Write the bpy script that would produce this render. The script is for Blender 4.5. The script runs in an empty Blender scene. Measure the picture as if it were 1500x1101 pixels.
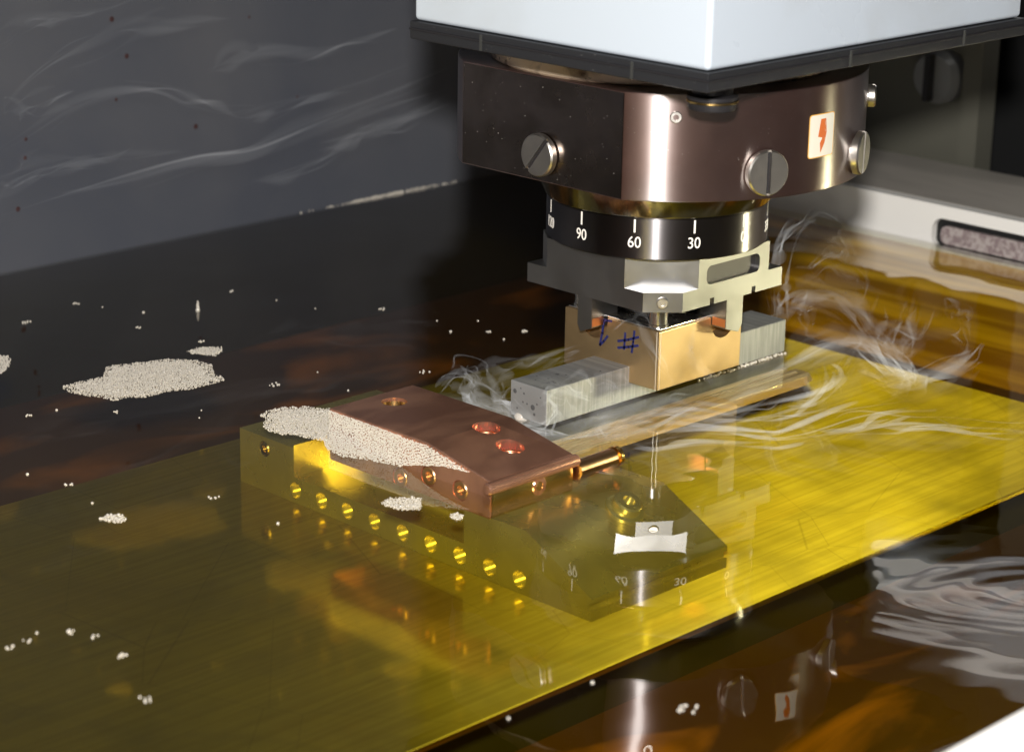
import bpy, bmesh, math, random
import numpy as np
from mathutils import Vector, Matrix
random.seed(7)
rng = np.random.default_rng(7)
scene = bpy.context.scene
COL = scene.collection
S = 0.001                                   # everything below is written in millimetres

# ------------------------------------------------------------------ camera
cam_data = bpy.data.cameras.new("camera")
cam = bpy.data.objects.new("camera", cam_data)
COL.objects.link(cam)
cam_data.sensor_width = 22.3
cam_data.lens = 50.042
cam_data.clip_start = 0.02
cam_data.clip_end = 50
RX = Vector((0.70296, -0.71099, 0.01755)); FZ = Vector((0.6817, 0.66663, -0.30133)).normalized()
RX = (RX - FZ * RX.dot(FZ)).normalized(); UY = RX.cross(FZ)
m3 = Matrix((RX, UY, -FZ)).transposed()
cam.matrix_world = Matrix.Translation((-0.76888, -0.66218, 0.32248)) @ m3.to_4x4()
cam_data.dof.use_dof = True
cam_data.dof.focus_distance = 1.0
cam_data.dof.aperture_fstop = 9.0
scene.camera = cam

# ------------------------------------------------------------------ light: one flash on the camera, an added side fill, a weak room
world = bpy.data.worlds.new("World"); scene.world = world
world.use_nodes = True
bg = world.node_tree.nodes["Background"]
bg.inputs[0].default_value = (0.80, 0.83, 0.9, 1)
bg.inputs[1].default_value = 0.035

def area_lamp(name, loc, aim, size, power, color=(1, 1, 1)):
    l = bpy.data.lights.new(name, 'AREA'); l.shape = 'DISK'; l.size = size; l.energy = power; l.color = color
    o = bpy.data.objects.new(name, l); COL.objects.link(o)
    o.location = loc
    o.rotation_euler = (Vector(aim) - Vector(loc)).to_track_quat('-Z', 'Y').to_euler()
    return o
sl_ = area_lamp("added_side_fill", (0.545, -0.44, 0.07), (-0.03, -0.035, -0.035), 0.10, 0.20, (1.0, 0.95, 0.58))  # unseen low lamp added to brighten the faces turned right
sl_.data.spread = math.radians(26)
area_lamp("camera_flash", (-0.769, -0.655, 0.412), (0.05, 0.05, 0.05), 0.045, 15.5, (1, 0.98, 0.95))

scene.view_settings.view_transform = 'Standard'
scene.view_settings.look = 'None'
scene.view_settings.exposure = 0.0
scene.view_settings.gamma = 1.0
scene.cycles.max_bounces = 10
scene.cycles.glossy_bounces = 6
scene.cycles.diffuse_bounces = 3
scene.cycles.transmission_bounces = 6
scene.cycles.transparent_max_bounces = 160
scene.cycles.volume_bounces = 0
scene.cycles.sample_clamp_indirect = 6.0
scene.cycles.caustics_reflective = True
scene.cycles.blur_glossy = 0.5
scene.cycles.use_denoising = True

# ------------------------------------------------------------------ materials
def N(nt, t, **kw):
    n = nt.nodes.new(t)
    for k, v in kw.items():
        setattr(n, k, v)
    return n

def mat(name, col, metallic=0.0, rough=0.5, var=0.0, vscale=40.0, stretch=(1, 1, 1), col2=None, cscale=60.0, clo=0.4, chi=0.6,
        cstretch=(1, 1, 1), bump=0.0, bscale=200.0, bstretch=(1, 1, 1), rot=(0, 0, 0), aniso=0.0, specks=0.0, coat=0.0, ior=1.45, groove=None, cdist=1.0):
    m = bpy.data.materials.new(name); m.use_nodes = True
    nt = m.node_tree; p = nt.nodes["Principled BSDF"]; L = nt.links.new
    p.inputs['Base Color'].default_value = (*col, 1)
    p.inputs['Metallic'].default_value = metallic
    p.inputs['Roughness'].default_value = rough
    p.inputs['IOR'].default_value = ior
    p.inputs['Coat Weight'].default_value = coat
    tc = N(nt, 'ShaderNodeTexCoord')
    def coords(st):
        mp = N(nt, 'ShaderNodeMapping'); mp.inputs['Scale'].default_value = st; mp.inputs['Rotation'].default_value = rot
        L(tc.outputs['Object'], mp.inputs['Vector']); return mp.outputs['Vector']
    def noise(st, sc, det=4, dist=0.0):
        n = N(nt, 'ShaderNodeTexNoise'); n.inputs['Scale'].default_value = sc; n.inputs['Detail'].default_value = det
        n.inputs['Distortion'].default_value = dist * cdist if dist else 0.0
        L(coords(st), n.inputs['Vector']); return n.outputs['Fac']
    def ramp(f, a, b, c0, c1):
        r = N(nt, 'ShaderNodeMapRange'); r.inputs['From Min'].default_value = a; r.inputs['From Max'].default_value = b
        r.inputs['To Min'].default_value = c0; r.inputs['To Max'].default_value = c1; L(f, r.inputs['Value']); return r.outputs['Result']
    if var:
        L(ramp(noise(stretch, vscale), 0.3, 0.7, max(0.02, rough - var), min(1, rough + var)), p.inputs['Roughness'])
    base = None
    if col2:
        mx = N(nt, 'ShaderNodeMix', data_type='RGBA')
        L(ramp(noise(cstretch, cscale, 5, 0.4), clo, chi, 0, 1), mx.inputs['Factor'])
        mx.inputs['A'].default_value = (*col, 1); mx.inputs['B'].default_value = (*col2, 1)
        L(mx.outputs['Result'], p.inputs['Base Color']); base = mx.outputs['Result']
    if specks:
        v = N(nt, 'ShaderNodeTexVoronoi'); v.inputs['Scale'].default_value = 420; L(coords((1, 1, 1)), v.inputs['Vector'])
        mx = N(nt, 'ShaderNodeMix', data_type='RGBA')
        d = ramp(v.outputs['Distance'], 0.05, 0.11, 1, 0)
        g = ramp(noise((1, 1, 1), 90, 3), 0.46, 0.60, 0, specks)
        mu = N(nt, 'ShaderNodeMath', operation='MULTIPLY'); L(d, mu.inputs[0]); L(g, mu.inputs[1])
        L(mu.outputs[0], mx.inputs['Factor'])
        if base is not None: L(base, mx.inputs['A'])
        else: mx.inputs['A'].default_value = (*col, 1)
        mx.inputs['B'].default_value = (0.75, 0.72, 0.66, 1)
        L(mx.outputs['Result'], p.inputs['Base Color'])
        mm = N(nt, 'ShaderNodeMath', operation='MULTIPLY_ADD'); L(mu.outputs[0], mm.inputs[0]); mm.inputs[1].default_value = -metallic; mm.inputs[2].default_value = metallic
        L(mm.outputs[0], p.inputs['Metallic'])
    if bump:
        b = N(nt, 'ShaderNodeBump'); b.inputs['Strength'].default_value = 1.0; b.inputs['Distance'].default_value = bump
        L(noise(bstretch, bscale, 3), b.inputs['Height']); L(b.outputs['Normal'], p.inputs['Normal'])
    if aniso:
        p.inputs['Anisotropic'].default_value = aniso
        p.inputs['Anisotropic Rotation'].default_value = 0.25
        t = N(nt, 'ShaderNodeTangent', direction_type='RADIAL', axis='Z'); L(t.outputs['Tangent'], p.inputs['Tangent'])
        if groove is not None:                # straight brush lines at this azimuth
            cv = N(nt, 'ShaderNodeCombineXYZ'); cv.inputs[0].default_value = math.cos(math.radians(groove)); cv.inputs[1].default_value = math.sin(math.radians(groove))
            L(cv.outputs[0], p.inputs['Tangent'])
    return m

M = {}
M['paint_white'] = mat('white_enamel', (0.56, 0.615, 0.68), 0, 0.32, var=0.08, vscale=20, col2=(0.49, 0.52, 0.55), cscale=14, clo=0.5, chi=0.75, bump=2e-5, bscale=300)
M['black_rubber'] = mat('black_rubber', (0.022, 0.022, 0.024), 0, 0.38, var=0.1, specks=0.25)
M['black_steel'] = mat('black_oxide', (0.03, 0.028, 0.03), 0.3, 0.35)
M['neck_gold'] = mat('stained_steel', (0.80, 0.62, 0.45), 0.5, 0.35, var=0.12, vscale=80, col2=(0.16, 0.10, 0.07), cscale=70, clo=0.5, chi=0.62)
M['collar'] = mat('dark_brushed_steel', (0.085, 0.040, 0.033), 0.65, 0.36, col2=(0.13, 0.068, 0.056), cscale=25, aniso=0.88, specks=0.5)
M['facet'] = mat('shaded_facet', (0.22, 0.18, 0.16), 1, 0.24, var=0.05, vscale=60, col2=(0.16, 0.13, 0.11), cscale=50, specks=0.9)  # collar metal repeated, tuned so the flat turned from the flash stays near black
M['dial'] = mat('black_anodised', (0.05, 0.045, 0.048), 1, 0.40, aniso=0.8, bump=8e-6, bscale=60, bstretch=(1, 1, 60))
M['cone'] = mat('polished_cone', (0.55, 0.52, 0.46), 1, 0.12, aniso=0.4)
M['steel'] = mat('ground_steel', (0.36, 0.352, 0.345), 1, 0.36, var=0.06, vscale=60, col2=(0.34, 0.335, 0.33), cscale=40, bump=6e-6, bscale=500, bstretch=(1, 1, 8))
M['steel_light'] = mat('bright_steel', (0.72, 0.70, 0.67), 1, 0.25, var=0.06, vscale=200, bump=1e-5, bscale=700)
M['screw'] = mat('turned_screw', (0.62, 0.58, 0.53), 1, 0.36, var=0.05, vscale=300, bump=3e-5, bscale=1200)
M['dark_recess'] = mat('dark_recess', (0.06, 0.055, 0.055), 0.6, 0.45)
M['ink_white'] = mat('white_ink', (0.92, 0.88, 0.80), 0, 0.5)
M['ink_blue'] = mat('blue_marker', (0.018, 0.02, 0.10), 0, 0.45)
M['brass_block'] = mat('tan_electrode', (0.60, 0.42, 0.22), 0.9, 0.36, var=0.07, vscale=60, col2=(0.52, 0.36, 0.19), cscale=40, bump=1e-5, bscale=150, specks=0.2)
M['graphite'] = mat('graphite_top', (0.22, 0.22, 0.215), 0.3, 0.5, var=0.1, vscale=100, col2=(0.29, 0.29, 0.28), cscale=70, cstretch=(9, 0.12, 0.5), clo=0.42, chi=0.6, bump=3e-5, bscale=120, bstretch=(5, 0.1, 0.3))
M['rust'] = mat('rust_spot', (0.05, 0.022, 0.022), 0, 0.6)
M['joint'] = mat('strip_joint', (0.07, 0.07, 0.065), 0.4, 0.4)
M['edge_glint'] = mat('glint_strip', (0.95, 0.88, 0.72), 1, 0.52)
M['pit'] = mat('graphite_pit', (0.10, 0.10, 0.10), 0.2, 0.6)
M['copper'] = mat('copper', (0.82, 0.42, 0.27), 0.82, 0.18, var=0.07, vscale=60, col2=(0.55, 0.27, 0.18), cscale=30, cstretch=(1, 2.5, 1), bump=1e-5, bscale=260, bstretch=(1, 6, 1))
M['copper_dark'] = mat('dark_copper', (0.50, 0.31, 0.18), 1, 0.30)
M['copper_bright'] = mat('bright_copper', (0.98, 0.46, 0.26), 1, 0.30, bump=2e-5, bscale=900, bstretch=(0.2, 0.2, 3))
M['brass'] = mat('brass', (0.80, 0.62, 0.30), 1, 0.22, var=0.05, vscale=80)
M['brass_gold'] = mat('golden_brass', (0.95, 0.64, 0.22), 1, 0.2)
M['ridge'] = mat('soft_gold_ridge', (0.98, 0.72, 0.30), 0.65, 0.28, var=0.06, vscale=30, stretch=(.2, 3, 1))
M['copper_dull'] = mat('dull_copper', (0.60, 0.36, 0.18), 0.9, 0.35)
M['screw_brass'] = mat('dull_brass', (0.50, 0.38, 0.18), 1, 0.3)
M['fixture'] = mat('fixture_brass', (0.70, 0.61, 0.29), 0.8, 0.28, var=0.06, vscale=50, col2=(0.56, 0.48, 0.23), cscale=30, bump=6e-6, bscale=250)
M['plate'] = mat('brushed_brass_plate', (0.80, 0.68, 0.22), 1, 0.47, col2=(0.66, 0.55, 0.16), cscale=45, cstretch=(0.2, 8, 1), bump=1.2e-5, bscale=150, bstretch=(0.12, 6, 1), rot=(0, 0, math.radians(12)), aniso=0.99, groove=-55, var=0.05, vscale=9)
def second_lobe(m, col, rough, fac, aniso=0.0):
    nt = m.node_tree; out = next(n for n in nt.nodes if n.type == 'OUTPUT_MATERIAL'); p = nt.nodes['Principled BSDF']
    g = N(nt, 'ShaderNodeBsdfGlossy'); g.inputs['Color'].default_value = (*col, 1); g.inputs['Roughness'].default_value = rough
    tc = N(nt, 'ShaderNodeTexCoord'); n = N(nt, 'ShaderNodeTexNoise'); n.inputs['Scale'].default_value = 9; n.inputs['Detail'].default_value = 6
    if aniso:
        g.inputs['Anisotropy'].default_value = aniso; g.inputs['Rotation'].default_value = 0.0
        t = N(nt, 'ShaderNodeTangent', direction_type='RADIAL', axis='Z'); nt.links.new(t.outputs['Tangent'], g.inputs['Tangent'])
    nt.links.new(tc.outputs['Object'], n.inputs['Vector'])
    r = N(nt, 'ShaderNodeMapRange'); r.inputs['From Min'].default_value = .3; r.inputs['From Max'].default_value = .7
    r.inputs['To Min'].default_value = fac - .2; r.inputs['To Max'].default_value = fac + .2; nt.links.new(n.outputs['Fac'], r.inputs['Value'])
    x = N(nt, 'ShaderNodeMixShader'); nt.links.new(r.outputs[0], x.inputs[0])
    nt.links.new(p.outputs[0], x.inputs[1]); nt.links.new(g.outputs[0], x.inputs[2]); nt.links.new(x.outputs[0], out.inputs['Surface'])
def stains(m, amount, scale, tint):
    """Dull blotches and thin scratches over the base colour."""
    nt = m.node_tree; p = nt.nodes['Principled BSDF']; L = nt.links.new
    src = p.inputs['Base Color'].links[0].from_socket
    tc = N(nt, 'ShaderNodeTexCoord'); n = N(nt, 'ShaderNodeTexNoise'); n.inputs['Scale'].default_value = scale; n.inputs['Detail'].default_value = 7; n.inputs['Distortion'].default_value = 1.2
    L(tc.outputs['Object'], n.inputs['Vector'])
    r = N(nt, 'ShaderNodeMapRange'); r.inputs['From Min'].default_value = .46; r.inputs['From Max'].default_value = .68; r.inputs['To Max'].default_value = amount; L(n.outputs['Fac'], r.inputs['Value'])
    x = N(nt, 'ShaderNodeMix', data_type='RGBA'); L(r.outputs[0], x.inputs['Factor']); L(src, x.inputs['A']); x.inputs['B'].default_value = (*tint, 1)
    w = N(nt, 'ShaderNodeTexVoronoi'); w.feature = 'DISTANCE_TO_EDGE'; w.inputs['Scale'].default_value = 16; L(tc.outputs['Object'], w.inputs['Vector'])
    r2 = N(nt, 'ShaderNodeMapRange'); r2.inputs['From Min'].default_value = 0.0; r2.inputs['From Max'].default_value = .006; r2.inputs['To Min'].default_value = .35; r2.inputs['To Max'].default_value = 0; L(w.outputs['Distance'], r2.inputs['Value'])
    x2 = N(nt, 'ShaderNodeMix', data_type='RGBA'); L(r2.outputs[0], x2.inputs['Factor']); L(x.outputs['Result'], x2.inputs['A']); x2.inputs['B'].default_value = (0.25, 0.2, 0.08, 1)
    L(x2.outputs['Result'], p.inputs['Base Color'])
stains(M['plate'], 0.55, 16, (0.42, 0.36, 0.15))
second_lobe(M['collar'], (0.70, 0.68, 0.67), 0.33, 0.34, 0.74)
second_lobe(M['dial'], (0.42, 0.40, 0.41), 0.32, 0.28, 0.74)
second_lobe(M['plate'], (0.88, 0.72, 0.30), 0.10, 0.44)
M['floor'] = mat('tank_floor', (0.07, 0.033, 0.015), 0.0, 0.4, col2=(0.46, 0.185, 0.045), cscale=9, cstretch=(0.6, 1.8, 1), clo=0.54, chi=0.76, cdist=4.0)  # orange wisps paint the oil's ripple reflections onto the brown floor
M['lining'] = mat('ripple_lining', (0.42, 0.22, 0.055), 0, 0.5, col2=(1.0, 0.66, 0.22), cscale=9, cstretch=(1, 0.4, 13), clo=0.40, chi=0.62)  # orange bands paint rippled reflections into the wall below the oil
M['lining_shade'] = mat('shade_lining', (0.012, 0.010, 0.008), 0, 0.5)  # coloured near black so the oil before the grey wall stays dark
M['wall_dark'] = mat('grey_tank_paint', (0.070, 0.075, 0.092), 0, 0.5, var=0.1, vscale=8, col2=(0.092, 0.094, 0.106), cscale=6, bump=3e-5, bscale=400)
M['wall_white'] = mat('white_tank_paint', (0.86, 0.83, 0.78), 0, 0.4, col2=(0.7, 0.66, 0.6), cscale=20, clo=0.6, chi=0.8)
M['ledge'] = mat('ledge_metal', (0.50, 0.455, 0.40), 0.1, 0.5, col2=(0.36, 0.33, 0.29), cscale=15, cstretch=(1, 0.3, 1))
M['panel_olive'] = mat('olive_panel', (0.12, 0.115, 0.09), 0.2, 0.5)
M['black'] = mat('black_panel', (0.012, 0.012, 0.012), 0, 0.5)
M['cream'] = mat('sticker_cream', (0.90, 0.84, 0.70), 0, 0.45)
M['orange'] = mat('sticker_orange', (0.72, 0.16, 0.03), 0, 0.5)
M['orange_edge'] = mat('sticker_edge', (0.85, 0.45, 0.08), 0, 0.5)
M['speckled'] = mat('speckled_grille', (0.42, 0.36, 0.34), 0, 0.6, col2=(0.24, 0.18, 0.18), cscale=330, clo=0.42, chi=0.58)
M['lens_grey'] = mat('grey_plastic', (0.20, 0.20, 0.20), 0, 0.3, coat=0.4)

def foam_material():
    m = bpy.data.materials.new('foam_beads'); m.use_nodes = True
    p = m.node_tree.nodes['Principled BSDF']
    p.inputs['Base Color'].default_value = (0.74, 0.68, 0.59, 1)
    p.inputs['Roughness'].default_value = 0.12
    p.inputs['Transmission Weight'].default_value = 0.25
    p.inputs['IOR'].default_value = 1.35
    p.inputs['Coat Weight'].default_value = 0.5
    return m
M['foam'] = foam_material()

def oil_material():
    m = bpy.data.materials.new('amber_oil'); m.use_nodes = True
    nt = m.node_tree; nt.nodes.clear(); L = nt.links.new
    out = N(nt, 'ShaderNodeOutputMaterial')
    tr = N(nt, 'ShaderNodeBsdfTransparent'); gl = N(nt, 'ShaderNodeBsdfGlossy')
    gl.inputs['Roughness'].default_value = 0.015
    geo = N(nt, 'ShaderNodeNewGeometry')
    dot = N(nt, 'ShaderNodeVectorMath', operation='DOT_PRODUCT'); L(geo.outputs['Normal'], dot.inputs[0]); L(geo.outputs['Incoming'], dot.inputs[1])
    ab = N(nt, 'ShaderNodeMath', operation='ABSOLUTE'); L(dot.outputs['Value'], ab.inputs[0])
    om = N(nt, 'ShaderNodeMath', operation='SUBTRACT'); om.inputs[0].default_value = 1.0; L(ab.outputs[0], om.inputs[1])
    pw = N(nt, 'ShaderNodeMath', operation='POWER'); L(om.outputs[0], pw.inputs[0]); pw.inputs[1].default_value = 5.0
    sc = N(nt, 'ShaderNodeMath', operation='MULTIPLY_ADD'); L(pw.outputs[0], sc.inputs[0]); sc.inputs[1].default_value = 1.75; sc.inputs[2].default_value = 0.045; sc.use_clamp = True
    mx = N(nt, 'ShaderNodeMixShader'); L(sc.outputs[0], mx.inputs[0]); L(tr.outputs[0], mx.inputs[1]); L(gl.outputs[0], mx.inputs[2])
    L(mx.outputs[0], out.inputs['Surface'])
    va = N(nt, 'ShaderNodeVolumeAbsorption'); va.inputs['Color'].default_value = (0.96, 0.91, 0.03, 1); va.inputs['Density'].default_value = 14.0
    L(va.outputs[0], out.inputs['Volume'])
    return m
M['oil'] = oil_material()

# ------------------------------------------------------------------ mesh helpers (mm in, metres out)
def box(bm, x0, x1, y0, y1, z0, z1):
    v = [bm.verts.new((x, y, z)) for x in (x0, x1) for y in (y0, y1) for z in (z0, z1)]
    for f in ((0, 1, 3, 2), (4, 6, 7, 5), (0, 4, 5, 1), (2, 3, 7, 6), (0, 2, 6, 4), (1, 5, 7, 3)):
        bm.faces.new([v[i] for i in f])
    return v

def prism(bm, pts, axis, a0, a1):
    """A polygon in the plane across AXIS ('x': (y,z), 'y': (x,z), 'z': (x,y)) pushed from a0 to a1."""
    def P(p, a):
        return {'x': (a, p[0], p[1]), 'y': (p[0], a, p[1]), 'z': (p[0], p[1], a)}[axis]
    lo = [bm.verts.new(P(p, a0)) for p in pts]; hi = [bm.verts.new(P(p, a1)) for p in pts]
    n = len(pts)
    bm.faces.new(lo[::-1]); bm.faces.new(hi)
    for i in range(n):
        bm.faces.new((lo[i], lo[(i + 1) % n], hi[(i + 1) % n], hi[i]))
    return lo + hi

def lathe(bm, prof, seg=64, center=(0, 0, 0), axis=(0, 0, 1), a0=0.0, a1=2 * math.pi):
    """prof: (r, h) pairs turned round AXIS through CENTER; closed."""
    q = Vector((0, 0, 1)).rotation_difference(Vector(axis).normalized())
    c = Vector(center); rings = []
    for r, h in prof:
        if r < 1e-6:
            rings.append([bm.verts.new(c + q @ Vector((0, 0, h)))])
        else:
            rings.append([bm.verts.new(c + q @ Vector((r * math.cos(2 * math.pi * i / seg), r * math.sin(2 * math.pi * i / seg), h))) for i in range(seg)])
    for A, B in zip(rings, rings[1:]):
        for i in range(seg):
            j = (i + 1) % seg
            if len(A) == 1 and len(B) == 1: continue
            if len(A) == 1: bm.faces.new((A[0], B[i], B[j]))
            elif len(B) == 1: bm.faces.new((A[i], B[0], A[j]))
            else: bm.faces.new((A[i], B[i], B[j], A[j]))

def disc_prof(r, h0, h1, bev=0.0):
    if bev: return [(0, h0), (r, h0), (r, h1 - bev), (r - bev, h1), (0, h1)]
    return [(0, h0), (r, h0), (r, h1), (0, h1)]

def bevel(bm, w, seg=2, ang=35):
    bmesh.ops.recalc_face_normals(bm, faces=bm.faces)
    es = [e for e in bm.edges if len(e.link_faces) == 2 and e.calc_face_angle(0) > math.radians(ang)]
    bmesh.ops.bevel(bm, geom=es, offset=w, segments=seg, affect='EDGES', profile=0.5, clamp_overlap=True)

def world_loc(o):
    v = Vector((0, 0, 0))
    while o is not None:
        v += o.location; o = o.parent
    return v

def obj(name, bm, m, parent=None, smooth=30, at=None):
    bmesh.ops.recalc_face_normals(bm, faces=bm.faces)
    me = bpy.data.meshes.new(name); bm.to_mesh(me); bm.free()
    return link(name, me, m, parent, smooth, at)

def link(name, me, m, parent=None, smooth=30, at=None):
    n = len(me.vertices)
    co = np.empty(n * 3); me.vertices.foreach_get('co', co); co = co.reshape(-1, 3)
    lo, hi = co.min(0), co.max(0)
    c = np.array([(lo[0] + hi[0]) / 2, (lo[1] + hi[1]) / 2, lo[2]]) if at is None else np.array(at, float)
    me.vertices.foreach_set('co', ((co - c) * S).ravel())
    o = bpy.data.objects.new(name, me); COL.objects.link(o)
    w = Vector(c * S)
    o.location = w - (world_loc(parent) if parent else Vector((0, 0, 0)))
    o.parent = parent
    if m is not None: me.materials.append(m)
    if smooth:
        me.polygons.foreach_set('use_smooth', [True] * len(me.polygons))
        me.set_sharp_from_angle(angle=math.radians(smooth))
        if smooth <= 30 and len(me.polygons) < 30000: harden(o)
    me.update()
    return o

def harden(o):
    md = o.modifiers.new('weighted', 'WEIGHTED_NORMAL'); md.keep_sharp = True; md.weight = 80

def thing(name, label, cat, loc, group=None):
    o = bpy.data.objects.new(name, None); COL.objects.link(o)
    o.location = Vector(loc) * S; o.empty_display_size = 0.01
    return tag(o, label, cat, group)

def tag(o, label=None, cat=None, group=None, kind=None):
    if label: o['label'] = label
    if cat: o['category'] = cat
    if group: o['group'] = group
    if kind: o['kind'] = kind
    return o

def cut(o, cutters, op='DIFFERENCE'):
    """Boolean difference of meshes made in millimetre bmesh, applied straight away."""
    o.modifiers.clear()
    for cbm in cutters:
        bmesh.ops.recalc_face_normals(cbm, faces=cbm.faces)
        cm = bpy.data.meshes.new('cutter'); cbm.to_mesh(cm); cbm.free()
        cm.transform(Matrix.Scale(S, 4)); co = bpy.data.objects.new('cutter', cm); COL.objects.link(co)
        md = o.modifiers.new('cut', 'BOOLEAN'); md.operation = op; md.object = co; md.solver = 'EXACT'
    bpy.context.view_layer.update()
    dg = bpy.context.evaluated_depsgraph_get()
    me = bpy.data.meshes.new_from_object(o.evaluated_get(dg))
    cs = [md.object for md in o.modifiers]
    o.modifiers.clear(); old = o.data; o.data = me
    for c_ in cs: bpy.data.objects.remove(c_)
    me.polygons.foreach_set('use_smooth', [True] * len(me.polygons)); me.set_sharp_from_angle(angle=math.radians(30)); harden(o)
    return o

def BM(): return bmesh.new()

def simple(name, m, parent, *boxes, bev=0.0, seg=2):
    bm = BM()
    for b in boxes: box(bm, *b)
    if bev: bevel(bm, bev, seg)
    return obj(name, bm, m, parent)

# ================================================================== the setting: the tank
tag(simple('tank_floor', M['floor'], None, (-900, 900, -900, 900, -90, -75)), 'dark rusty tank floor with painted orange ripple reflections under the amber oil', kind='structure')
tag(simple('tank_wall', M['wall_dark'], None, (-900, 900, 363, 375, -1.5, 620)), 'tall dark grey painted tank wall', kind='structure')
tag(simple('added_lining', M['lining_shade'], None, (-900, 900, 362.5, 375, -74.9, -1.6)), 'added near black lining that keeps the oil dark below the grey wall', kind='structure')
tag(simple('added_lining', M['lining'], None, (321.5, 330, -560, 362.4, -74.9, -4.1)), 'added lining with painted orange ripple reflections below the white wall', kind='structure')
wr = tag(simple('tank_wall', M['wall_white'], None, (322, 330, -560, 362.9, -4, 23)), 'low white tank wall with long recessed slot', kind='structure')
tag(simple('tank_ledge', M['ledge'], None, (330.1, 421, -560, 362.9, -74.9, 23.3), bev=0.6), 'flat beige ledge on top of the white tank wall', kind='structure')
rim = BM(); box(rim, -900, 321.9, -440, -341, -74.9, 30); bevel(rim, 2.0, 3)
tag(obj('tank_rim', rim, M['wall_white'], None), 'white front rim of the tank', kind='structure')
# slot in the white wall
def slot_pts(y0, y1, z0, z1, r, n=8):
    out = []
    for cy, cz, a in ((y1 - r, z1 - r, 0), (y0 + r, z1 - r, 90), (y0 + r, z0 + r, 180), (y1 - r, z0 + r, 270)):
        for i in range(n + 1):
            t = math.radians(a + 90 * i / n); out.append((cy + r * math.cos(t), cz + r * math.sin(t)))
    return out
cb = BM(); prism(cb, slot_pts(-80, 68, -2.5, 15.5, 7), 'x', 318, 327); cut(wr, [cb])
sl = BM(); prism(sl, slot_pts(-79, 63, 0.5, 11.0, 4), 'x', 323.6, 326.1)
simple('slot_backing', M['black'], wr, (326.2, 326.9, -79.5, 67.5, -2, 15))
tag(obj('slot_grille', sl, M['speckled'], wr), 'speckled strip inside the slot')

# things behind the ledge
bp = thing('rear_panel', 'dark olive upright panel behind the beige ledge', 'panel', (440, 100, 0))
simple('panel', M['panel_olive'], bp, (440, 448, 113, 520, -70, 300))
simple('flange', M['panel_olive'], bp, (430, 439.9, 113, 126, -70, 300))
bb = thing('dark_cabinet', 'black cabinet in shadow at the far end of the ledge', 'cabinet', (520, 20, 0))
simple('body', M['black'], bb, (520, 640, -300, 180, -70, 300), bev=3)
simple('drawer_front', M['lens_grey'], bb, (514, 519.9, -250, 128, 75, 150), bev=4, seg=3)
kn = thing('round_knob', 'grey half round plastic knob on the olive rear panel', 'knob', (436, 143, 75))
b = BM(); lathe(b, [(0, 0), (17, 0), (17, 8), (14, 13), (0, 14)], 48, (439.5, 146, 73), (-1, 0, 0)); obj('dial', b, M['lens_grey'], kn)
simple('pointer', M['black_steel'], kn, (419, 426, 144, 148, 59, 88), bev=0.6)

# ================================================================== the oil
X0, X1, Y0, Y1 = -620.0, 323.0, -342.0, 364.0
nx, ny = 760, 560
gx = np.linspace(X0, X1, nx); gy = np.linspace(Y0, Y1, ny)
GX, GY = np.meshgrid(gx, gy, indexing='ij')
def ripple(x, y):
    z = np.zeros_like(x)
    r = np.random.default_rng(3)
    for k in range(26):                        # slow swell and fine wavelets in all directions
        lam = 16 * 1.16 ** (k % 14) ; th = r.uniform(0, math.pi * 2)
        z += 0.0013 * lam * r.uniform(0.4, 1) / 6.28 * np.sin(6.283 / lam * (x * math.cos(th) + y * math.sin(th)) + r.uniform(0, 6.28))
    calm = 1.3 * np.clip((np.hypot(x + 165, y - 20) - 40) / 130, 0.35, 1.0)
    z *= calm
    d = np.hypot(x - 20, y - 0)                # rings spreading from the working gap
    z += 0.05 * np.sin(d / 4.2) * np.exp(-((d - 60) / 60) ** 2) * np.clip((d - 20) / 30, 0, 1)
    sv = (x + 58) * .72 + (y + 52) * .69; lv = (x + 58) * .69 - (y + 52) * .72      # cross ripple under the block edge
    z += 0.06 * np.sin(sv / 3.4 + .6 * np.sin(sv / 7)) * np.sin(lv / 13 + .4) * np.exp(-(sv / 60) ** 2 - (lv / 40) ** 2)
    d = np.hypot(x - 230, (y - 90))
    z += 0.30 * np.sin(d / 7.0 + 0.02 * x) * np.exp(-(d / 110) ** 2)
    u_ = (x + 75) * .75 + (y + 262) * .66; v_ = -(x + 75) * .66 + (y + 262) * .75    # a swirl near the front rim
    d = np.hypot(u_ * 1.0, v_ * .55) + 3 * np.sin(u_ / 17)
    z += 0.028 * np.sin(d / 1.6 + 1.5 * np.sin(u_ / 9)) * np.exp(-(d / 42) ** 2) + 0.05 * np.sin(d / 4.7) * np.exp(-(d / 50) ** 2)
    return z
GZ = ripple(GX, GY)
top = np.stack([GX, GY, GZ], -1).reshape(-1, 3)
idx = np.arange(nx * ny).reshape(nx, ny)
faces = np.stack([idx[:-1, :-1], idx[1:, :-1], idx[1:, 1:], idx[:-1, 1:]], -1).reshape(-1, 4).tolist()
border = list(idx[:, 0]) + list(idx[-1, 1:]) + list(idx[-2::-1, -1]) + list(idx[0, -2:0:-1])
low = top[border].copy(); low[:, 2] = -78
nb = len(border); base0 = nx * ny
for i in range(nb):
    j = (i + 1) % nb
    faces.append((int(border[j]), int(border[i]), base0 + i, base0 + j))
faces.append(tuple(base0 + i for i in range(nb))[::-1])
me = bpy.data.meshes.new('oil_bath'); me.from_pydata(np.concatenate([top, low]).tolist(), [], faces)
oil = link('oil_bath', me, M['oil'], None, smooth=60, at=(0, 0, 0))
tag(oil, 'clear amber oil filling the machine tank', kind='structure')

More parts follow.
